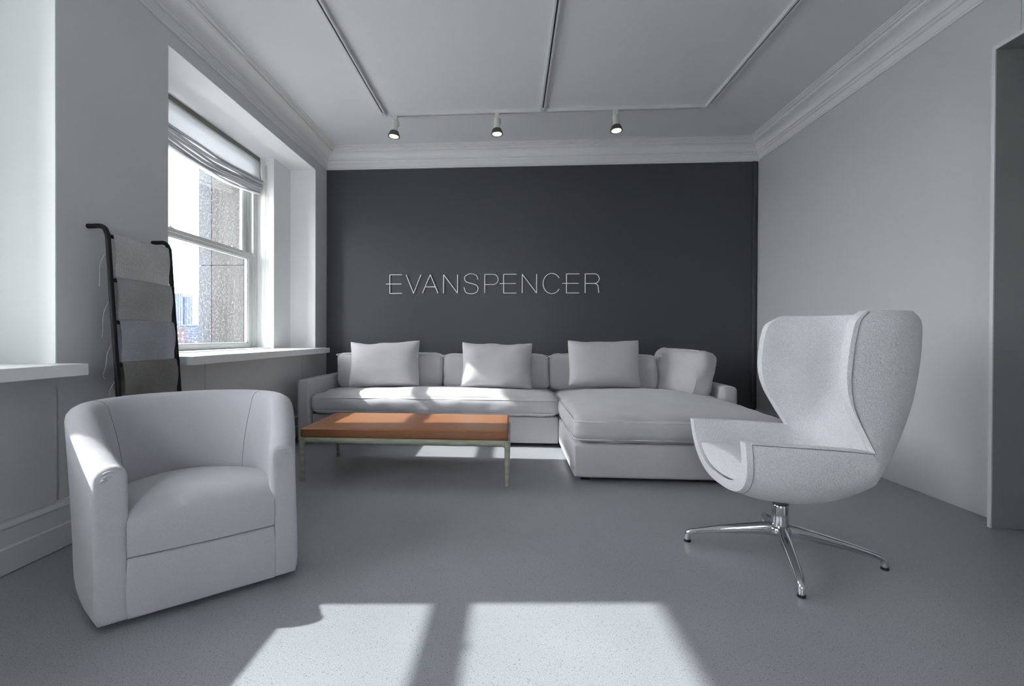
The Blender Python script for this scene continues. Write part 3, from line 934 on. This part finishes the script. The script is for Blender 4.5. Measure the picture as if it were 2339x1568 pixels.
# ------------------------------------------------------------------ tub chair (local: -y is the front, x to the viewer's right)
ang = math.atan2(0.667, 0.745)
TUB = thing('tub_chair', 'pale grey upholstered barrel tub chair standing in front of the ladder', 'armchair', (-1.405, 2.029, 0), ang)
TUB['raked'] = True
T = M['tub']
FY = -0.405                                # front plane
def tub_plan(a):
    """a in 0..1 from the viewer-left front edge round the back to the right front: outer plan point"""
    th = math.radians(-90 - 0) 
    # side lines bulge from half width .345 at the front to .42, then a round back
    if a < 0.25:
        t = a / 0.25
        return Vector((-(0.335 + 0.062 * math.sin(t * math.pi / 2)), FY + t * 0.40, 0))
    if a > 0.75:
        t = (1 - a) / 0.25
        return Vector(((0.335 + 0.062 * math.sin(t * math.pi / 2)), FY + t * 0.40, 0))
    t = (a - 0.25) / 0.5 * math.pi
    n = 2 / 2.25
    cx, sy = math.cos(t), math.sin(t)
    return Vector((-0.397 * math.copysign(abs(cx) ** n, cx), FY + 0.40 + 0.395 * abs(sy) ** n, 0))
NA = 72
As = [k / NA for k in range(NA + 1)]
plan = [tub_plan(a) for a in As]
def tub_norm(i):
    p = plan[max(i - 1, 0)]; q = plan[min(i + 1, NA)]
    t = (q - p).normalized()
    n = Vector((t.y, -t.x, 0))
    c = Vector((0, 0, 0))
    return -n if n.dot(c - plan[i]) < 0 else n      # points inwards
def tub_h(a):
    s = math.sin(math.pi * a)
    k = min(1, max(0, (s - 0.02) / 0.80))
    k = k * k * (3 - 2 * k)
    return 0.560 + 0.155 * k - 0.018 * max(0, 1 - s / 0.12)
TH = 0.105
def shell_section(i):
    a = As[i]
    p, n = plan[i], tub_norm(i)
    h = tub_h(a)
    back = math.sin(math.pi * a)
    lean = 0.010 + 0.030 * back            # the top leans outward a little
    pts = []
    def at(d, z):
        out = lean * (z / 0.7) ** 1.5
        tuck = 0.018 * max(0, 1 - z / 0.10) ** 2
        return p + n * (d - out + tuck) + Vector((0, 0, z))
    for z in (0.02, 0.05, 0.08, 0.12, 0.2, 0.3, 0.4, 0.48):
        pts.append(at(0.0, min(z, h - 0.06)))
    for k in range(0, 9):                  # rounded top
        t = math.pi * k / 8
        rad = TH / 2
        pts.append(at(rad - rad * math.cos(t), h - rad * 0.85 + rad * 0.85 * math.sin(t)))
    for q in range(1, 8):
        z = h - rad * 0.85 - (h - rad * 0.85 - 0.30) * q / 7
        pts.append(at(TH + 0.028 * back * math.sin(math.pi * q / 9) + 0.02 * q / 7 * back, z))
    return pts
bm = bmesh.new()
secs = [[bm.verts.new(v) for v in shell_section(i)] for i in range(NA + 1)]
for A, B in zip(secs, secs[1:]):
    for k in range(len(A) - 1):
        bm.faces.new((A[k], A[k + 1], B[k + 1], B[k]))
obj('barrel_shell', bm, T, TUB, smooth=True, local=True)
# padded front panels of the two arms
for s in (-1, 1):
    i = 0 if s < 0 else NA
    sec = shell_section(i)
    outer = [v for v in sec]
    prof = [(v.x, v.z) for v in outer]
    zlow = 0.03
    prof.append((prof[-1][0], 0.02))
    bm = bmesh.new()
    cx = sum(q[0] for q in prof) / len(prof)
    rings = []
    for dy, ins in ((0.03, 0.0), (0.0, 0.0), (-0.010, 0.003), (-0.016, 0.010), (-0.018, 0.022)):
        ring = []
        for x, z in prof:
            dx = math.copysign(min(ins, abs(x - cx)), cx - x)
            dz = -ins if z > 0.5 else (ins if z < 0.04 else 0)
            ring.append(bm.verts.new((x + dx, FY + dy, z + dz)))
        rings.append(ring)
    for A, B in zip(rings, rings[1:]):
        for k in range(len(A)):
            bm.faces.new((A[k], A[(k + 1) % len(A)], B[(k + 1) % len(B)], B[k]))
    bm.faces.new(rings[-1])
    fp = obj('arm_front', bm, T, TUB, smooth=True, local=True, auto=60)
    fp['raked'] = True
    # gathered pleats where the arm top folds onto the front
    xo = plan[i].x
    for k, (dz, ln) in enumerate(((0.002, 0.055), (-0.012, 0.045), (-0.022, 0.03))):
        pts = catmull([(xo - s * 0.012, FY - 0.012, 0.505 + dz), (xo - s * (0.012 + ln * 0.5), FY - 0.017 - 0.002 * k, 0.521 + dz), (xo - s * (0.012 + ln), FY - 0.016, 0.518 + dz)], 5)
        obj('pleat', tube_bm(pts, [0.0008 + 0.0035 * math.sin(math.pi * j / (len(pts) - 1)) for j in range(len(pts))], 6), T, fp, smooth=True, local=True)
# seat deck: cushion front joined flush with the front panel, seam between them
def seat_plan_w(y):
    # inner half width at depth y
    best = 0.24
    for i, p in enumerate(plan):
        q = p + tub_norm(i) * (TH + 0.004)
        if abs(p.y - y) < 0.03 and i < NA / 2:
            best = -q.x
    return best
bm = bmesh.new()
ny, nx = 22, 24
rows = []
front = [(FY - 0.008, 0.045), (FY - 0.013, 0.10), (FY - 0.014, 0.16), (FY - 0.012, 0.186)]
def deck_point(t, u):
    """t 0..1 from the seam up over the front edge and back across the seat"""
    fz0, fz1 = 0.228, 0.380
    if t < 0.35:
        k = t / 0.35
        y = FY - 0.012 - 0.012 * math.sin(k * math.pi * 0.8)
        z = fz0 + (fz1 - 0.035 - fz0) * k
    elif t < 0.5:
        k = (t - 0.35) / 0.15 * math.pi / 2
        y = FY - 0.019 + 0.07 * (1 - math.cos(k))
        z = fz1 - 0.035 + 0.035 * math.sin(k)
    else:
        k = (t - 0.5) / 0.5
        y = FY + 0.051 + 0.60 * k
        z = fz1 + 0.02 * math.sin(math.pi * k) - 0.055 * k
    w = 0.243 if t < 0.42 else min(0.31, 0.243 + 0.10 * (t - 0.42) / 0.2)
    if t > 0.8:
        w *= math.cos((t - 0.8) / 0.2 * 0.75)
    top = max(0, min(1, (t - 0.15) / 0.35))
    z += 0.030 * (1 - u * u) * top - 0.014 * abs(u) ** 4 * top
    y -= 0.010 * (1 - u * u) * (1 - top) 
    return Vector((w * u, y, z))
for j in range(ny + 1):
    rows.append([bm.verts.new(deck_point(j / ny, -1 + 2 * i / nx)) for i in range(nx + 1)])
for A, B in zip(rows, rows[1:]):
    for i in range(nx):
        bm.faces.new((A[i], A[i + 1], B[i + 1], B[i]))
obj('seat_cushion', bm, T, TUB, smooth=True, local=True)
obj('front_panel', rounded_grid(-0.245, 0.245, FY - 0.016, FY + 0.05, 0.02, 0.224, 0.010, (12, 2, 4), bulge=0.004), T, TUB, smooth=True, local=True)
obj('seam', tube_bm([(-0.243, FY - 0.012, 0.226), (0, FY - 0.019, 0.226), (0.243, FY - 0.012, 0.226)], 0.0022, 5), M['seam'], TUB, local=True)
for s in (-1, 1):
    pts = [(s * 0.2445, FY - 0.012, z) for z in (0.035, 0.2, 0.32)] + [(s * 0.2445, FY - 0.010, 0.40)]
    obj('seam', tube_bm(pts, 0.0020, 5), M['seam'], TUB, local=True)
# inner upholstery seams running up the back
for a in (0.335, 0.665):
    i = round(a * NA)
    sec = shell_section(i)[11:]
    n = tub_norm(i)
    pts = [v + n * 0.0004 for v in sec]
    obj('seam', tube_bm(pts, 0.0012, 5), M['seam'], TUB, local=True, smooth=True)
bm = lathe_bm([(0.22, 0.0), (0.22, 0.05)], 32)
obj('swivel_plinth', bm, M['rubber'], TUB, local=True)
bm = bmesh.new()
bot = [bm.verts.new(p + tub_norm(i) * 0.02 + Vector((0, 0, 0.034))) for i, p in enumerate(plan)]
bm.faces.new(bot)
obj('underside', bm, M['rubber'], TUB, local=True)

# ------------------------------------------------------------------ wing chair (shell swept from the seat lip to the head)
EGG = thing('wing_chair', 'white boucle high-backed wing chair on a chrome swivel base', 'armchair', (1.235, 2.296, 0))
CY = 2.31
Cc = [(.975, .312), (1.10, .276), (1.25, .264), (1.37, .287), (1.475, .352), (1.555, .455), (1.615, .585), (1.658, .725), (1.683, .870), (1.692, .985), (1.689, 1.066), (1.664, 1.106)]
Ee = [(.944, .570), (1.07, .566), (1.19, .561), (1.31, .555), (1.430, .545), (1.374, .640), (1.324, .740), (1.305, .840), (1.312, .950), (1.322, 1.010), (1.342, 1.066), (1.402, 1.108)]
Ww = [.300, .310, .315, .318, .322, .328, .335, .342, .345, .344, .338, .312]
Pw = [2.7, 2.7, 2.7, 2.8, 3.0, 3.2, 3.4, 3.5, 3.5, 3.5, 3.5, 3.4]
K = 5
Cs = catmull([(x, 0, z) for x, z in Cc], K)
Es = catmull([(x, 0, z) for x, z in Ee[:5]], K)[:-1] + catmull([(x, 0, z) for x, z in Ee[4:]], K)
Ws = [p.x for p in catmull([(w, 0, 0) for w in Ww], K)]
Ps = [p.x for p in catmull([(w, 0, 0) for w in Pw], K)]
NS = 20
def shell_pt(i, s):
    th = abs(s) * math.pi / 2
    e = 2 / Ps[i]
    ly = Ws[i] * math.sin(th) ** e
    off = 1 - math.cos(th) ** e if th < math.pi / 2 - 1e-6 else 1.0
    P = Cs[i] + (Es[i] - Cs[i]) * off
    return Vector((P.x, CY + math.copysign(ly, s), P.z))
def shell_in(i, s, th_=0.046):
    """inner face of the padded shell: same rim line, set in sideways and off the back"""
    th = abs(s) * math.pi / 2
    e = 2 / Ps[i]
    ly = (Ws[i] - th_) * math.sin(th) ** e
    off = 1 - math.cos(th) ** e if th < math.pi / 2 - 1e-6 else 1.0
    C = Cs[i] + (Es[i] - Cs[i]).normalized() * th_
    P = C + (Es[i] - C) * off
    return Vector((P.x, CY + math.copysign(ly, s), P.z))
bm = bmesh.new()
nt = len(Cs)
NK = 2 * NS
go = [[bm.verts.new(shell_pt(i, -1 + 2 * k / NK)) for k in range(NK + 1)] for i in range(nt)]
gi = [[bm.verts.new(shell_in(i, -1 + 2 * k / NK)) for k in range(NK + 1)] for i in range(nt)]
for g in (go, gi):
    for i in range(nt - 1):
        for k in range(NK):
            bm.faces.new((g[i][k], g[i][k + 1], g[i + 1][k + 1], g[i + 1][k]))
for i in range(nt - 1):
    for k in (0, NK):
        bm.faces.new((go[i][k], go[i + 1][k], gi[i + 1][k], gi[i][k]))
for k in range(NK):
    for i in (0, nt - 1):
        bm.faces.new((go[i][k], go[i][k + 1], gi[i][k + 1], gi[i][k]))
sh = obj('shell', bm, M['boucle'], EGG, smooth=True)
md2 = sh.modifiers.new('soft_edge', 'BEVEL')
md2.width = 0.0215
md2.segments = 4
md2.limit_method = 'ANGLE'
md2.angle_limit = math.radians(55)
# piped seam along the outer rim
rim = [shell_pt(0, -1 + 2 * k / 40) for k in range(41)]
edgeN = [shell_pt(i, -1) for i in range(nt)]
edgeF = [shell_pt(i, 1) for i in range(nt)]
topr = [shell_pt(nt - 1, -1 + 2 * k / 40) for k in range(41)]
cen = Vector((1.35, CY, 0.7))
def proud(p, d=0.003):
    return p + (Vector((0, p.y - CY, 0)).normalized() * d if abs(p.y - CY) > 0.05 else Vector((0, 0, 0)))
def seam_line(side):
    return [proud(shell_pt(i, side * 0.9965), 0.0006) for i in range(1, nt - 1)]
for side in (-1, 1):
    obj('seam', tube_bm(seam_line(side), 0.0017, 6), M['seam'], sh, smooth=True)
lip = [shell_pt(1, -0.9965 + 2 * 0.9965 * k / 60) for k in range(61)]
obj('seam', tube_bm([p + (p - Vector((p.x, CY, 0.60))).normalized() * 0.0006 for p in lip], 0.0014, 6), M['seam'], sh, smooth=True)
# seat pad fills the bucket, its front follows the lip
bm = bmesh.new()
rings = []
def pad_ring(i, shift, shrink, ztop):
    # widest inner station that is still below the pad top
    smax = 0.0
    while smax < 0.97 and shell_in(i, smax + 0.01).z < ztop:
        smax += 0.01
    lo = [shell_in(i, -smax + 2 * smax * t / 20) for t in range(21)]
    a, b = lo[0], lo[-1]
    top = []
    for t in range(1, 12):
        p = b.lerp(a, t / 12)
        top.append(Vector((p.x, p.y, ztop + 0.020 * math.sin(math.pi * t / 12))))
    ring = lo + top
    c = sum(ring, Vector()) / len(ring)
    return [c + (p - c) * shrink + Vector((shift, 0, 0)) for p in ring]
specs = [(0, 0.016, 0.90, 0.452), (0, 0.014, 0.955, 0.457), (0, 0.017, 0.985, 0.459), (0, 0.024, 1.0, 0.460), (1, 0.024, 1.0, 0.460)] + [(i, 0.03, 1.0, 0.460 - 0.0012 * i) for i in range(2, 24, 2)]
for sp_ in specs:
    rings.append([bm.verts.new(p) for p in pad_ring(*sp_)])
for A, B in zip(rings, rings[1:]):
    for k in range(len(A)):
        bm.faces.new((A[k], A[(k + 1) % len(A)], B[(k + 1) % len(B)], B[k]))
bm.faces.new(rings[0]); bm.faces.new(rings[-1][::-1])
obj('seat_pad', bm, M['boucle'], EGG, smooth=True, auto=70)
# base
HX, HY = 1.235, 2.296
hub = Matrix.Translation((HX, HY, 0))
obj('collar', lathe_bm([(0.020, 0.232), (0.034, 0.236), (0.037, 0.252), (0.044, 0.262), (0.044, 0.300)], 24, hub), M['lamp_fin'], EGG, smooth=True, auto=40)
obj('column', lathe_bm([(0.036, 0.128), (0.0355, 0.140), (0.032, 0.226), (0.030, 0.231), (0.012, 0.233)], 28, hub), M['chrome'], EGG, smooth=True, auto=40)
obj('hub', lathe_bm([(0.020, 0.088), (0.038, 0.092), (0.046, 0.108), (0.044, 0.124), (0.037, 0.134)], 28, hub), M['chrome'], EGG, smooth=True, auto=60)
for fx, fy in ((0.862, 2.410), (1.117, 1.925), (1.608, 2.182), (1.353, 2.667)):
    d = Vector((fx - HX, fy - HY, 0))
    L = d.length
    d.normalize()
    side = Vector((-d.y, d.x, 0))
    bm = bmesh.new()
    st = [(0.030, 0.114, 0.020, 0.030), (0.07, 0.113, 0.0215, 0.027), (0.15, 0.100, 0.0210, 0.0225), (0.26, 0.079, 0.0180, 0.0175), (L - 0.035, 0.056, 0.0150, 0.0130), (L - 0.012, 0.050, 0.0142, 0.0135)]
    rings = []
    for q, z, hw, hh in st:
        c = Vector((HX, HY, z)) + d * q
        ring = []
        for k in range(16):
            a = 2 * math.pi * k / 16
            ca, sa = math.cos(a), math.sin(a)
            ring.append(bm.verts.new(c + side * hw * math.copysign(abs(ca) ** 0.75, ca) + Vector((0, 0, hh * math.copysign(abs(sa) ** 0.75, sa)))))
        rings.append(ring)
    # bend down into the glide
    c0 = Vector((HX, HY, 0)) + d * L
    for ang_, r_ in ((40, 0.0140), (85, 0.0135)):
        a_ = math.radians(ang_)
        cc = Vector((HX, HY, 0.030)) + d * (L - 0.016) + d * 0.016 * math.sin(a_) * 1.0 + Vector((0, 0, 0.018 * math.cos(a_)))
        tdir = d * math.cos(a_) + Vector((0, 0, -math.sin(a_)))
        up = d * math.sin(a_) + Vector((0, 0, math.cos(a_)))
        rings.append([bm.verts.new(cc + side * r_ * math.cos(2 * math.pi * k / 16) + up * r_ * math.sin(2 * math.pi * k / 16)) for k in range(16)])
    cc = c0 + Vector((0, 0, 0.009))
    rings.append([bm.verts.new(cc + side * 0.0125 * math.cos(2 * math.pi * k / 16) + d * 0.0125 * math.sin(2 * math.pi * k / 16)) for k in range(16)])
    for A, B in zip(rings, rings[1:]):
        for k in range(16):
            bm.faces.new((A[k], A[(k + 1) % 16], B[(k + 1) % 16], B[k]))
    bm.faces.new(rings[0][::-1]); bm.faces.new(rings[-1])
    lg = obj('leg', bm, M['chrome'], EGG, smooth=True, auto=60)
    # recessed groove line along the flank
    for s in (-1, 1):
        pts = [Vector((HX, HY, z + 0.001)) + d * q + side * s * (hw - 0.0002) for q, z, hw, hh in st[1:5]]
        obj('groove', tube_bm(pts, 0.0022, 5), M['lamp_fin'], lg, smooth=True)
    obj('glide', lathe_bm([(0.0145, 0.0), (0.015, 0.003), (0.0145, 0.011)], 16, Matrix.Translation(c0)), M['rubber'], lg, smooth=True, auto=40)

# ------------------------------------------------------------------ ladder with hanging blankets
LAD = thing('blanket_ladder', 'black metal leaning ladder with hooked tops resting on the pier wall', 'ladder', (-1.94, 2.483, 0))
YLL, YLR = 2.266, 2.700
def rail_x(z):
    return -2.002 + 0.075 * (1.445 - z) * 1.0
for y in (YLL, YLR):
    pts = catmull([(XL + 0.002, y, 1.540), (-2.075, y, 1.540), (-2.045, y, 1.540), (-2.022, y, 1.530), (-2.008, y, 1.505), (-2.002, y, 1.470), (rail_x(1.2), y, 1.2), (rail_x(0.8), y, 0.8), (rail_x(0.4), y, 0.4), (rail_x(0.012), y, 0.012)], 5)
    r_ = obj('rail', tube_bm(pts, 0.0125, 12, flat=(1.05, 0.95)), M['black'], LAD, smooth=True, auto=50)
    obj('foot_cap', lathe_bm([(0.014, 0.0), (0.0145, 0.004), (0.0135, 0.03)], 12, Matrix.Translation((rail_x(0.012), y, 0))), M['rubber'], LAD, smooth=True, auto=40)
RZ = (1.492, 1.272, 1.060, 0.848, 0.636, 0.424)
for z in RZ:
    obj('rung', tube_bm([(rail_x(z), YLL, z), (rail_x(z), YLR, z)], 0.009, 10), M['black'], LAD, smooth=True)
    for y, s in ((YLL, -1), (YLR, 1)):
        obj('bolt', lathe_bm([(0.005, 0.0), (0.005, 0.003), (0.003, 0.004)], 10, Matrix.Translation((rail_x(z) + 0.002, y + s * 0.012, z)) @ Matrix.Rotation(-s * math.pi / 2, 4, 'X')), M['black'], LAD)
def blanket(z, drop, backdrop, mat, label, seed):
    rx = rail_x(z)
    root = thing('blanket', label, 'blanket', (rx, 2.483, z), 0, 'woven blankets on the ladder')
    y0, y1 = YLL + 0.022, YLR - 0.022
    prof = []                               # (x offset, z offset) from back hem over the rung to the front hem
    R = 0.014
    for k in range(8):
        t = k / 8
        prof.append((-R - 0.012 * math.sin(math.pi * t) - 0.014 * (1 - t), -backdrop * (1 - t)))
    for k in range(9):
        a = math.pi - math.pi * k / 8
        prof.append((R * math.cos(a), R * math.sin(a)))
    for k in range(1, 13):
        t = k / 12
        prof.append((R + 0.008 * math.sin(math.pi * min(1, t * 1.3)) + 0.006 * t, -drop * t))
    bm = bmesh.new()
    ny = 18
    rows = []
    for i, (dx, dz) in enumerate(prof):
        row = []
        for j in range(ny + 1):
            v = j / ny
            t = max(0, -dz / drop) if i > 12 else 0
            wv = 0.004 * noise.noise(Vector((v * 3 + seed, dz * 6, seed))) * (1 if abs(dz) > 0.02 else 0.2)
            narrow = 0.006 * t
            row.append(bm.verts.new((rx + dx + wv, y0 + narrow + (y1 - y0 - 2 * narrow) * v, z + dz + 0.003 * math.sin(3 * v + seed) * t)))
        rows.append(row)
    for A, B in zip(rows, rows[1:]):
        for j in range(ny):
            bm.faces.new((A[j], A[j + 1], B[j + 1], B[j]))
    bmesh.ops.solidify(bm, geom=bm.faces[:], thickness=0.004)
    obj('cloth', bm, mat, root, smooth=True, auto=60)
    # loose thread that hangs from the back hem on the left edge
    yb = y0 - 0.004
    pts = catmull([(rx - 0.028, yb, z - backdrop * 0.55), (rx - 0.040, yb - 0.012, z - backdrop * 0.8), (rx - 0.045, yb - 0.014, z - backdrop - 0.02), (rx - 0.060 + 0.02 * math.sin(seed), yb - 0.016, z - backdrop - 0.07 - 0.02 * math.sin(2 * seed)), (rx - 0.05, yb - 0.012, z - backdrop - 0.085)], 5)
    obj('loose_thread', tube_bm(pts, 0.0013, 5), M['thread'], root, smooth=True)
    return root
blanket(RZ[0], 0.205, 0.16, M['linen_1'], 'light silver-grey woven blanket on the top rung of the ladder', 1)
blanket(RZ[1], 0.197, 0.20, M['linen_2'], 'mid-grey woven blanket second from the top of the ladder', 2)
blanket(RZ[2], 0.197, 0.20, M['linen_3'], 'blue-grey woven blanket third from the top of the ladder', 3)
blanket(RZ[3], 0.198, 0.16, M['linen_4'], 'dark taupe woven blanket lowest on the ladder, above the tub chair', 4)

# ------------------------------------------------------------------ the city outside
GZ = -45.0
struct('ground_outside', boxes((-1500, -30, -800, 1600, GZ - 1, GZ)), M['ground'])
def tower():
    Y = 620.0
    root = thing('glass_tower', 'distant pale blue glass tower seen through the window', 'building', (-0.708 * Y, Y, GZ))
    xa, xb, xc = -0.7314 * Y, -0.7115 * Y, -0.6926 * Y
    ztop1, ztop2 = 1 + 0.0884 * Y, 1 + 0.0827 * Y
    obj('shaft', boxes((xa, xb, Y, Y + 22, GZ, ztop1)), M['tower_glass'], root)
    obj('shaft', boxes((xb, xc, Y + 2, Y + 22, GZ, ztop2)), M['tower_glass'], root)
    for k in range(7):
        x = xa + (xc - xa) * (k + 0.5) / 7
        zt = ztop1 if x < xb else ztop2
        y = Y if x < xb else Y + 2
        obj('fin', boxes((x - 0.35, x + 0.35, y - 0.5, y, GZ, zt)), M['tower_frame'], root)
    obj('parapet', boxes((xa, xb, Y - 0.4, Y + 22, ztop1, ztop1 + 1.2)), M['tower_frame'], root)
tower()
def office():
    Y = 330.0
    root = thing('office_block', 'distant low blue office block with horizontal bands below the tower', 'building', (-0.69 * Y, Y, GZ))
    xa, xb = -0.7194 * Y, -0.655 * Y
    zt = 1 + 0.0218 * Y
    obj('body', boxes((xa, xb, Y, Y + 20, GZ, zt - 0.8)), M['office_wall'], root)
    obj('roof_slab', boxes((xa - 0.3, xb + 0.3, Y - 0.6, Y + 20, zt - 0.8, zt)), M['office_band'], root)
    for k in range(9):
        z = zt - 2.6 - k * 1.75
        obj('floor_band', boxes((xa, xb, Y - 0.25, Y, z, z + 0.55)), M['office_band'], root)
office()
def brick_block():
    Y = 240.0
    root = thing('brick_building', 'distant pinkish brick building with two pale windows at the window corner', 'building', (-0.70 * Y, Y, GZ))
    xa, xb = -0.735 * Y, -0.7075 * Y
    zt = 1 + 0.0128 * Y
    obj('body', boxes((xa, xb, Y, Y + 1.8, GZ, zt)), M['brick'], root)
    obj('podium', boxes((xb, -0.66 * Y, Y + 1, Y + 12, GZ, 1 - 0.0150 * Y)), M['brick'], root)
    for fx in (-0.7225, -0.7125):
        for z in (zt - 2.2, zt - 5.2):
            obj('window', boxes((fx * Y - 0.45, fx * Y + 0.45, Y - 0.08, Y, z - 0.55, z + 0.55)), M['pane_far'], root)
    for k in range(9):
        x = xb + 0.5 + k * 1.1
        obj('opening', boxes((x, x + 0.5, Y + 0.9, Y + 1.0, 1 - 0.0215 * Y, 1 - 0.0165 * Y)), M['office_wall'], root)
brick_block()
